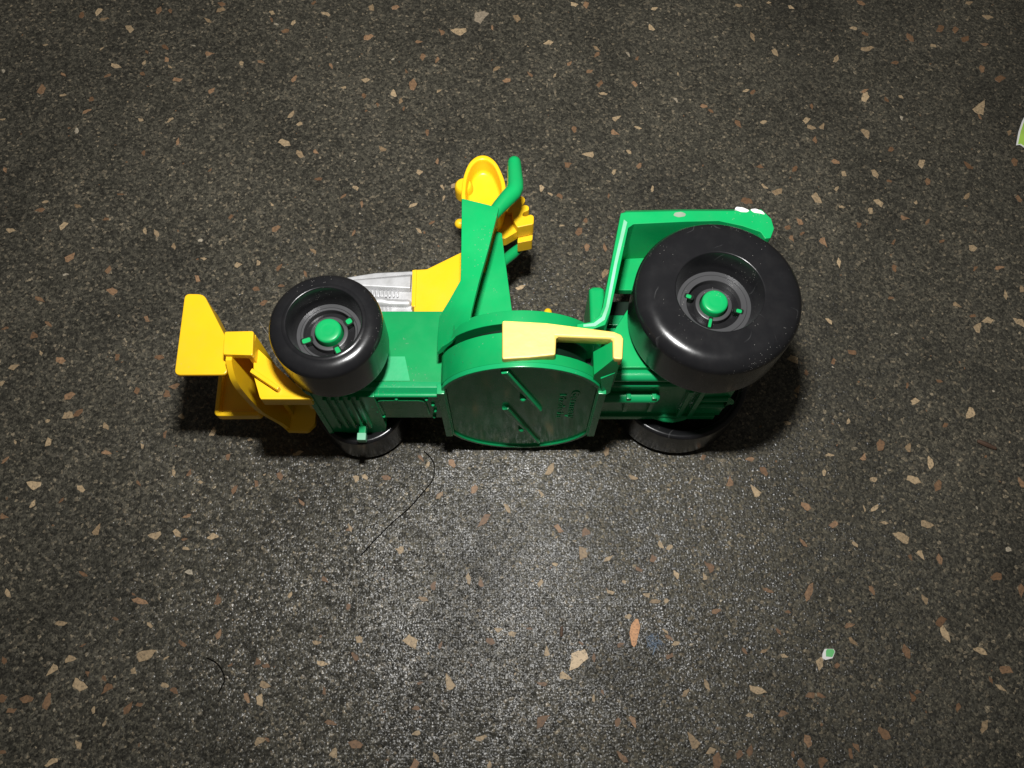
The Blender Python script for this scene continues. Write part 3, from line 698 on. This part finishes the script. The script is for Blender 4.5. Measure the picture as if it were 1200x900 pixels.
bon = link("bonnet", box(-68, -22.6, 104.4, 131.0, 32, 56, 0.45), GREEN_BODY, T)
link("side_panel", prism([(-50, 105), (-47.2, 113.9), (-36.0, 113.9), (-33.9, 105)], 55.6, 56.3, 0.12), GREEN_MATT, bon)
chas = link("front_chassis", loft([[(x, 104.3, z) for x, z in ((-66, 57.4), (-23.4, 57.4), (-23.4, 31.0), (-66, 31.0))],
                                  [(x, 102.2, z) for x, z in ((-66, 57.4), (-23.4, 57.4), (-23.4, 31.0), (-66, 31.0))],
                                  [(x, 100.2, z) for x, z in ((-66, 55.0), (-23.4, 55.0), (-23.4, 33.0), (-66, 33.0))]], 0.25), GREEN_CHASSIS, T)
link("edge_rod", tube([(-64, 100.3, 55.2), (-23.8, 100.3, 55.2)], 0.75, 10), GREEN_CHASSIS, chas)
link("raised_frame", tube([(-45.2, 100.1, 38), (-45.4, 100.1, 50), (-44.6, 100.1, 51.4), (-43.4, 100.1, 51.8), (-31.6, 100.1, 51.8), (-30.2, 100.1, 51.3), (-29.6, 100.1, 50), (-29.2, 100.1, 38)], 0.6, 8), GREEN_CHASSIS, chas)
for x, z in ((-38.6, 53.3), (-28.6, 52.8), (-26.9, 47.5), (-26.6, 41.5), (-27.4, 35.5), (-47.6, 46.6), (-46.6, 41.5), (-45.2, 35.8)):
    link("rivet", tube([(x, 100.6, z), (x, 99.7, z)], 0.62, 8), GREEN_CHASSIS, chas)
car = link("axle_carrier", prism_y([(-66.5, 66.5), (-60, 66.5), (-55, 56.4), (-45.5, 56.4), (-45.5, 26.5), (-46.6, 20.5), (-51, 18), (-66.0, 17.2)], 99.2, 110, 0.4), GREEN_CHASSIS, T)
for k in range(5):
    x = -62.6 + k * 2.75
    link("grille_bar", box(x, x + 1.2, 98.0, 99.4, 27.5, 56.5, 0.25), GREEN_CHASSIS, car)
link("nose_plate", box(-67.6, -65.6, 98.6, 130, 19, 64, 0.4), GREEN_CHASSIS, T)
link("axle_stub", box(-54.9, -52.4, 95.0, 99.6, 26.5, 29.6, 0.3), GREEN_CHASSIS, car)
link("stub_tip", box(-55.2, -52.0, 92.6, 95.4, 27.4, 30.7, 0.35), PALE_GREEN, car)  # tip in a paler green than the stub

# --- yellow step painted on the drum, with the box behind it
step = link("step_plate", prism([(-3.0, 99.7), (-3.0, 112.6), (10.4, 111.8), (30.6, 108.9), (33.0, 107.9), (33.5, 106.4), (32.9, 99.6), (30.0, 99.9), (30.2, 106.4), (13.3, 107.2), (13.0, 101.1), (5.0, 100.2)], 82.0, 87.0, 0.75), STEP_YELLOW, T)
link("step_side", loft([[(30.4, 100.2, 86.4), (30.4, 106.0, 86.4), (33.0, 105.8, 86.0), (32.4, 99.8, 86.0)],
                        [(25.2, 98.8, 77.0), (25.2, 106.5, 77.0), (32.4, 107.0, 77.0), (32.4, 99.6, 77.0)],
                        [(25.4, 98.8, 66.0), (25.4, 107.5, 66.0), (32.4, 108.0, 66.0), (32.4, 99.4, 66.0)]], 0.2), GREEN, step)
link("step_bracket", loft([[(27.5, 98.6, 74.0), (31.8, 99.4, 77.0), (32.0, 100.6, 77.0), (27.5, 99.8, 74.0)],
                           [(29.2, 97.4, 60.5), (31.8, 98.6, 62.0), (31.8, 100.4, 62.0), (29.2, 99.4, 60.5)]], 0.2), GREEN_CHASSIS, step)

# --- rear body
rear = link("rear_chassis", box(27.5, 76, 104.2, 122, 24, 61.5, 0.4), GREEN_CHASSIS, T)
link("rear_side_plate", prism([(46.9, 140.7), (32.8, 118.4), (32.3, 106.4), (56, 106.4), (66, 110), (66, 138)], 61.2, 64.4, 0.4), GREEN, T)
link("ledge", tube([(30.5, 105.0, 61.0), (60, 105.0, 61.0)], 2.1, 14), GREEN_CHASSIS, rear)
link("ledge", tube([(30.5, 103.9, 56.4), (60, 103.9, 56.4)], 1.15, 12), GREEN_CHASSIS, rear)
link("pipe", tube([(30.0, 103.2, 46.2), (48.5, 103.2, 46.2)], 2.3, 16), GREEN_CHASSIS, rear)
for x in (39.6, 48.3):
    link("pipe_band", box(x - 0.8, x + 0.8, 101.2, 104.6, 36, 49.4, 0.35), GREEN_CHASSIS, rear)
for x in (60.5, 64.5):
    link("cross_rib", box(x - 0.9, x + 0.9, 102.4, 104.6, 26, 52, 0.35), GREEN_CHASSIS, rear)
link("tow_loop", tube([(67, 104, 42), (74.5, 103.6, 43), (76.6, 103.6, 40), (75, 103.6, 36.5), (67, 104, 36)], 1.1, 10), GREEN_CHASSIS, rear)
link("clip", tube([(52, 103.9, 24.6), (56, 103.2, 23.2), (59, 103.0, 22.8), (62, 103.4, 23.6), (64, 103.9, 24.6)], 1.3, 10), GREEN_CHASSIS, rear)
link("lower_edge", box(28, 74, 103.0, 104.6, 23, 26, 0.3), GREEN_CHASSIS, rear)

# --- mudguard: a bent sheet that ends towards us in a rim
out = [(20.0, 113.6), (24.5, 114.4), (26.9, 116.4), (28.2, 119.6), (35.4, 153.6), (37.3, 156.2), (56, 156.7), (75.3, 156.7), (81.3, 155.1), (84.2, 151.5), (84.7, 147.7), (83.2, 144.2)]
inn = [(81.4, 144.0), (80.2, 146.4), (74.5, 148.7), (67.0, 150.6), (56, 150.3), (39.4, 149.4), (37.6, 148.0), (30.4, 117.4), (28.8, 113.4), (24.5, 111.8), (20.0, 111.6)]
ring = out + inn
def rim(z, drop): return [(x, y - drop if y > 155.5 else y, z) for x, y in ring]
guard = link("mudguard", loft([rim(58, 0), rim(79.4, 0), rim(82, 2.3)], 0.3), GREEN, T)
link("inner_wall", prism([(29, 121), (36.5, 152), (40, 155.4), (62, 155.4), (62, 137.2), (34, 137.2)], 56.5, 59.5, 0.3), GREEN, guard)
wl = [(22.0, 113.4), (25.2, 113.9), (27.8, 116.0), (29.2, 119.6), (32.6, 135.6), (36.3, 151.0)]
wr = [(37.3, 150.0), (33.4, 134.8), (30.1, 119.4), (28.6, 115.0), (25.6, 112.8), (22.0, 112.6)]
link("pale_edge", prism(wl + wr, 81.7, 82.16, 0), PALE_GREEN, guard)  # pale strip laid along the front edge of the rim
link("sticker_scrap", prism(rounded([(72.6, 155.0), (74.5, 153.9), (76.6, 153.8), (77.4, 154.5), (75.4, 155.6), (73.2, 155.9)], 0.5), 80.0, 82.10, 0), WHITE, guard)
link("sticker_scrap", prism(rounded([(77.6, 154.9), (78.6, 153.7), (81.0, 153.3), (82.3, 152.9), (81.6, 154.2), (79.4, 155.2)], 0.5), 80.0, 82.10, 0), WHITE, guard)
link("smudge", prism(rounded([(52.4, 152.6), (54.0, 151.9), (56.2, 152.3), (56.6, 153.2), (55.2, 154.0), (53.0, 153.7)], 0.5), 81.8, 82.06, 0), SMUDGE, guard)
link("gear_block", box(32, 45, 121.5, 136.8, 40, 52, 0.5), SLOT_SHADE, rear)  # dark green part, with the shadow over it painted in as near-black
link("gear_block", box(33, 43, 126.5, 130.5, 46, 54, 0.5), GREEN_CHASSIS, rear)
link("gear_block", box(29, 44, 121.0, 123.4, 46, 57.2, 0.4), GREEN_CHASSIS, rear)
seat = link("seat", loft([[(x, y, z) for x, z in rounded([(26.8, 56), (32.2, 56), (32.2, 32), (26.8, 32)], 1.6)] for y in (118, 138.6, 139.6)] +
                         [[(29.5 + (x - 29.5) * 0.75, 140.4, 44 + (z - 44) * 0.95) for x, z in rounded([(26.8, 56), (32.2, 56), (32.2, 32), (26.8, 32)], 1.6)]], 0), GREEN, T)
link("steering_knob", tube([(12.9, 120, 44), (12.9, 136.4, 44)], 1.5, 14), YELLOW, T)

# --- wheels
def wheel(cx, cy, upper, R, hole, disc_r, disc_d, width, cap_r, cap_d, angs, shoulder, face_drop):
    top = 88.0
    flip = None if upper else 88.0
    w = bpy.data.objects.new("wheel", None)
    col.objects.link(w); w.parent = T
    w.location = V(cx, cy, CZ + (34 if upper else -34))
    def add(name, bm, mat, smooth=38):
        o = link(name, bm, mat, None, smooth)
        o.parent = w
        o.matrix_parent_inverse = Matrix.Translation(-w.location)
        return o
    zb = top - width
    zd = top - disc_d
    prof = [(disc_r + 0.2, zd - 0.5), (disc_r + 0.35, zd + 0.6), (hole - 0.55, top - 2.0), (hole - 0.2, top - 0.35), (hole - 0.02, top - 0.08), (hole + 0.3, top)]
    n = 12
    if face_drop > 0:                                   # raised lip round the hole, then a shallow dip
        prof += [(hole + 1.0, top - 0.1), (hole + 1.5, top - face_drop)]
    r0 = R - shoulder
    prof += [(r0 - 0.6, top - face_drop * 0.6)]
    for i in range(n + 1):
        a = math.pi / 2 * i / n
        prof.append((r0 + shoulder * math.sin(a), top - face_drop * 0.6 - shoulder * 0.82 * (1 - math.cos(a))))
    zt = prof[-1][1]
    prof += [(R, zt - (zt - zb) * 0.5), (R - 0.15, zb + 1.2)]
    for i in range(1, 6):
        a = math.pi / 2 * i / 5
        prof.append((R - 0.15 - 1.4 + 1.4 * math.cos(a), zb + 1.2 - 1.2 * math.sin(a)))
    prof += [(R - 3.0, zb + 0.1), (R - 4.0, zb + 1.2), (R - 4.4, zb + 7.0), (disc_r + 1.5, top - disc_d - 2.0), (cap_r, top - disc_d - 2.6)]
    add("tyre", lathe(cx, cy, prof, 96, z_flip=flip), BLACK, 50)
    groove = min(cap_r * 2.1, disc_r - 1.7)
    dish = [(disc_r + 0.3, zd - 0.4), (disc_r + 0.3, zd), (disc_r - 0.9, zd), (disc_r - 1.0, zd - 0.2), (disc_r - 1.1, zd),
            (groove, zd - 0.05), (groove - 0.15, zd - 0.5), (groove - 0.2, zd - 9.0), (cap_r * 1.42, zd - 9.0), (cap_r * 1.40, zd - 0.2), (cap_r * 1.34, zd), (cap_r * 1.12, zd), (cap_r * 1.0, zd - 2)]
    hub = add("hub", lathe(cx, cy, dish, 72, z_flip=flip), BLACK_HUB, 40)
    zc = top - cap_d
    cap = [(0, zc), (cap_r * 0.36, zc - 0.02), (cap_r * 0.5, zc - 0.08), (cap_r * 0.56, zc - 0.03), (cap_r * 0.84, zc - 0.14), (cap_r * 0.95, zc - 0.4), (cap_r, zc - 0.9), (cap_r, zd - 2), (0, zd - 2)]
    add("axle_cap", lathe(cx, cy, cap, 48, z_flip=flip), GREEN)
    if upper:
        for a, r_in, r_out, wd in angs:
            c, s = math.cos(a), math.sin(a)
            def pt(r, t): return (cx + r * c - t * s, cy + r * s + t * c)
            bmn = prism(rounded([pt(r_in - 0.8, -wd * 1.5), pt(r_out + 0.6, -wd * 1.5), pt(r_out + 0.6, wd * 1.5), pt(r_in - 0.8, wd * 1.5)], wd), zd - 3.4, zd + 0.06, 0)
            add("slot", bmn, SLOT_SHADE)  # near-black inlay; the shade of an opening painted on the hub
            bmn = prism(rounded([pt(r_in, -wd), pt(r_out, -wd), pt(r_out, wd), pt(r_in, wd)], wd * 0.7), zd - 3, zd + 0.1, 0)
            add("lug", bmn, GREEN)
    return w
D = math.radians
for up in (True, False):
    wheel(63.6, 121.9, up, 26.0, 13.7, 11.4, 9.0, 21.0, 4.1, 6.6, [(D(160), 7.4, 9.0, 0.6), (D(-17), 7.2, 8.9, 0.6), (D(-105), 5.2, 8.2, 0.45)], 5.6, 0.0)
    wheel(-56.7, 111.7, up, 17.4, 11.6, 9.8, 8.6, 20.0, 4.15, 6.0, [(D(200), 6.0, 8.6, 0.75), (D(35), 6.2, 8.0, 0.85), (D(-62), 5.4, 8.4, 0.7)], 4.4, 0.45)
bm = tube([(63.6, 121.9, 10), (63.6, 121.9, 78)], 2.6, 16, round_ends=False)
link("axle", bm, GREEN_CHASSIS, T)
bm = tube([(-56.7, 111.7, 10), (-56.7, 111.7, 78)], 2.4, 16, round_ends=False)
link("axle", bm, GREEN_CHASSIS, T)

# --- yellow front plough
pl = bpy.data.objects.new("front_plough", None)
col.objects.link(pl); pl.parent = T
blade = rounded([(-109.3, 132.6), (-102.9, 132.4), (-94.2, 117.6), (-91.7, 113.0), (-91.7, 103.3), (-108.6, 103.2)], 1.9)
cxb, cyb = -98.5, 114.0
def inset(pts, d):
    out = []
    m = len(pts)
    area = sum(pts[i][0] * pts[(i + 1) % m][1] - pts[(i + 1) % m][0] * pts[i][1] for i in range(m))
    sg = 1 if area > 0 else -1
    for i in range(m):
        a, p, b = Vector(pts[i - 1]), Vector(pts[i]), Vector(pts[(i + 1) % m])
        t = ((p - a).normalized() + (b - p).normalized()).normalized()
        out.append((p.x - t.y * d * sg, p.y + t.x * d * sg))
    return out
def tray(zo, zi):                                       # flat face at zo, rim reaching to zi
    b2 = inset(blade, 1.7)
    s = 1 if zo > zi else -1
    bm = bmesh.new()
    loft([z_(inset(blade, 0.5), zo), z_(blade, zo - 0.5 * s), z_(blade, zi + 0.3 * s), z_(inset(blade, 0.35), zi), z_(inset(blade, 1.4), zi), z_(b2, zi + 0.4 * s), z_(inset(b2, 0.2), zo - 2.0 * s)], bm=bm)
    return bm
near_blade = link("blade", prism(blade, 64.4, 66.0, 0.5), YELLOW, pl)
link("blade_flange", loft([z_([(-102.4, 131.2), (-92.6, 114.6), (-93.9, 113.8), (-103.7, 130.4)], 52.0), z_([(-102.4, 131.2), (-92.6, 114.6), (-93.9, 113.8), (-103.7, 130.4)], 65.0)], 0.3), YELLOW, near_blade)
link("blade_flange", box(-108.6, -107.2, 104.2, 106.5, 61.5, 65, 0.4), YELLOW, near_blade)
link("blade", tray(22.0, 26.5), YELLOW, pl, 40)
# cross bar: a channel open on its underside, closed by a cap at each end
link("bar_cap", prism(rounded([(-91.4, 107.6), (-91.9, 115.6), (-82.6, 115.8), (-82.0, 107.3)], 0.8), 69.5, 72.4, 0.5), YELLOW, pl)
def interp(z, tab):
    for (z0, v0), (z1, v1) in zip(tab, tab[1:]):
        if z <= z1:
            t = max(0.0, (z - z0) / (z1 - z0)); return v0 + (v1 - v0) * t
    return tab[-1][1]
LIP_Y = [(15, 101.2), (18, 102.6), (24, 102.9), (37, 102.0), (49, 101.5), (59, 101.5), (64, 102.2), (68, 104.2), (71, 106.8)]
LIP_X = [(15, -84.5), (18, -86.6), (24, -89.2), (32, -90.7), (40, -91.0), (71, -91.0)]
rings = []
for k in range(29):
    z = 15.0 + 55.5 * k / 28
    y = interp(z, LIP_Y); x = interp(z, LIP_X)
    rings.append([(x, 115.2, z), (x, y, z), (x + 1.9, y, z), (x + 2.1, 113.8, z), (-84.4, 113.8, z), (-83.9, 107.4, z), (-82.4, 107.4, z), (-82.4, 115.2, z)])
link("cross_bar", loft(rings, 0), YELLOW, pl, 45)
link("lower_plate", prism(rounded([(-84.6, 112.6), (-84.6, 100.8), (-76.6, 100.6), (-74.0, 103.5), (-74.0, 112.6)], 0.8), 13.6, 16.0, 0.4), YELLOW, pl)
link("mount_plate", prism(rounded([(-84.2, 113.8), (-65.8, 96.8), (-63.0, 95.0), (-80.0, 95.0), (-83.0, 103.0)], 0.7), 64.4, 66.0, 0.3), YELLOW, pl)
link("mount_rib", prism([(-83.0, 104.6), (-73.6, 98.2), (-74.2, 97.0), (-83.6, 103.2)], 65.6, 68.6, 0.3), YELLOW, pl)
link("mount_lip", box(-80.0, -64, 94.8, 96.2, 60.5, 66.1, 0.4), YELLOW, pl)
link("mount_block", box(-71.5, -66, 103, 112, 34, 65.0, 0.4), YELLOW, pl)

# ---------------------------------------------------------------- bits lying on the floor
def flat_bit(name, outline, thick, mat, z=0.0, lift=None):
    pts = outline
    bm = bmesh.new()
    cx = sum(p[0] for p in pts) / len(pts); cy = sum(p[1] for p in pts) / len(pts)
    f = lift or (lambda x, y: 0)
    lo = [(x, y, z + 0.12 + f(x - cx, y - cy)) for x, y in pts]
    hi = [(x, y, z + 0.12 + thick + f(x - cx, y - cy)) for x, y in pts]
    loft([lo, hi], bm=bm)
    return link(name, bm, mat)
WOOD = chip_mat("pale_wood", (0.62, 0.47, 0.30), 0.12)
ORANGE = chip_mat("orange_wood", (0.52, 0.27, 0.13), 0.15)
BARK = plastic("brown_bark", (0.09, 0.05, 0.03), 0.7, wobble=0.4)
thing(flat_bit("wood_flake", [(20.3, 16.3), (21.1, 19.5), (21.3, 22.2), (23.3, 23.0), (24.0, 23.4), (24.2, 22.9), (26.0, 23.7), (26.8, 22.4), (27.3, 20.6), (25.2, 19.1), (23.6, 17.5)], 0.3, WOOD),
      "pale cream wood flake lying flat, the largest loose chip on the floor", "wood flake")
thing(flat_bit("wood_shaving", [(43.0, 25.2), (42.4, 29.2), (43.2, 32.2), (44.8, 34.2), (45.8, 34.2), (46.4, 31.4), (45.4, 28.0), (44.6, 25.2), (43.8, 24.4)], 0.35, ORANGE),
      "slender orange wood shaving beside the blue fluff", "wood shaving")
thing(link("crumb", tube([(17.8, 28.4, 0.55), (18.0, 31.2, 0.6)], [0.55, 0.5], 10), BARK), "tiny dark brown crumb above the cream wood flake", "crumb")
thing(link("twig", tube([(182.9, 101.6, 0.8), (185.6, 100.2, 0.9), (188.6, 98.8, 0.8)], [0.75, 0.95, 0.7], 8), BARK), "short brown stick of bark on the open floor right of the rear wheel", "twig")
LIME = plastic("lime_green_paper", (0.36, 0.58, 0.09), 0.5, wobble=0.2)
LIME2 = plastic("mint_green_paper", (0.14, 0.50, 0.17), 0.5)
pp = [(238.5, 263.0), (233.2, 254.7), (230.4, 249.0), (227.6, 241.5), (229.6, 241.8), (231.2, 240.1), (237.2, 241.6), (246, 243), (252, 252), (246, 262)]
paper = flat_bit("paper_scrap", pp, 0.25, WHITE, 0.5, lambda x, y: 0.02 * abs(y + x * 0.3))
thing(paper, "lime green paper scrap cut off by the edge of the picture", "paper scrap")
pf = flat_bit("printed_face", [(x + (0.9 if i in (1, 2, 3) else 0.3), y + (0.5 if i in (3, 4, 5) else 0.0)) for i, (x, y) in enumerate(pp)], 0.1, LIME, 0.78, lambda x, y: 0.02 * abs(y + x * 0.3))
pf.parent = paper
bit = flat_bit("paper_bit", [(110.9, 20.6), (111.2, 22.2), (112.2, 23.8), (115.4, 23.8), (115.8, 22.8), (114.6, 20.6), (112.0, 20.0)], 0.2, WHITE)
thing(bit, "tiny torn paper bit, mint green with a white edge", "paper bit")
b2 = flat_bit("printed_face", [(112.3, 21.2), (112.5, 23.0), (113.0, 23.7), (115.2, 23.7), (115.6, 22.8), (114.5, 21.0)], 0.08, LIME2, 0.22)
b2.parent = bit

def strand(name, pts, r, mat, label, cat):
    P = [Vector((*p[:2], 0.35 + 0.15 * math.sin(i * 1.7))) for i, p in enumerate(pts)]
    Q = []
    for i in range(len(P) - 1):                         # smooth the path
        p0, p1, p2, p3 = P[max(i - 1, 0)], P[i], P[i + 1], P[min(i + 2, len(P) - 1)]
        for k in range(5):
            t = k / 5
            Q.append(0.5 * ((2 * p1) + (p2 - p0) * t + (2 * p0 - 5 * p1 + 4 * p2 - p3) * t * t + (3 * p1 - p0 - 3 * p2 + p3) * t ** 3))
    Q.append(P[-1])
    return thing(link(name, tube(Q, r, 6), mat), label, cat)
HAIR = plastic("dark_hair", (0.004, 0.0035, 0.003), 0.9, spec=0.05)
PALE_FIBRE = plastic("pale_fibre", (0.28, 0.26, 0.23), 0.6)
strand("hair", [(-34.3, 97.6), (-31.2, 94.5), (-30.1, 91.1), (-30.6, 86.3), (-33.7, 81.9), (-39.0, 75.3), (-45.2, 69.7), (-51.3, 63.2), (-56.1, 57.5)], 0.21, HAIR,
       "long dark hair curling out from under the front wheel", "hair")
strand("hair", [(-108.9, 20.7), (-105.0, 18.7), (-102.4, 15.2), (-102.1, 12.3), (-103.5, 8.9)], 0.20, HAIR, "short curved dark hair on the floor below the plough", "hair")
strand("fibre", [(-104.5, 153.5), (-101, 148.5), (-97, 145.0), (-93.0, 141.8), (-92.0, 138)], 0.12, PALE_FIBRE, "thin pale fibre on the floor beside the front wheel", "fibre")

FLUFF = plastic("blue_grey_lint", (0.22, 0.28, 0.36), 0.8, wobble=0.5)
bm = bmesh.new()
r2 = random.Random(5)
for k in range(46):                                     # a loose ball of lint
    a = r2.uniform(0, 6.28); q = 2.6 * math.sqrt(r2.random()); h = 0.4 + 1.2 * r2.random() * (1 - q / 3)
    c = Vector((51 + q * math.cos(a), 26.3 + q * math.sin(a) * 0.9, h))
    d = Vector((r2.uniform(-1, 1), r2.uniform(-1, 1), r2.uniform(-0.25, 0.25))) * 1.3
    tube([c - d, c + Vector((r2.uniform(-.5, .5), r2.uniform(-.5, .5), 0.2)), c + d], 0.07, 4, bm=bm, round_ends=False)
tube([(51.6, 24.6, 0.4), (51.0, 23.2, 0.4), (50.4, 21.8, 0.3)], 0.16, 5, bm=bm, round_ends=False)
lint = link("lint_ball", bm, FLUFF)
thing(lint, "small tuft of blue grey lint beside the orange shaving", "lint")
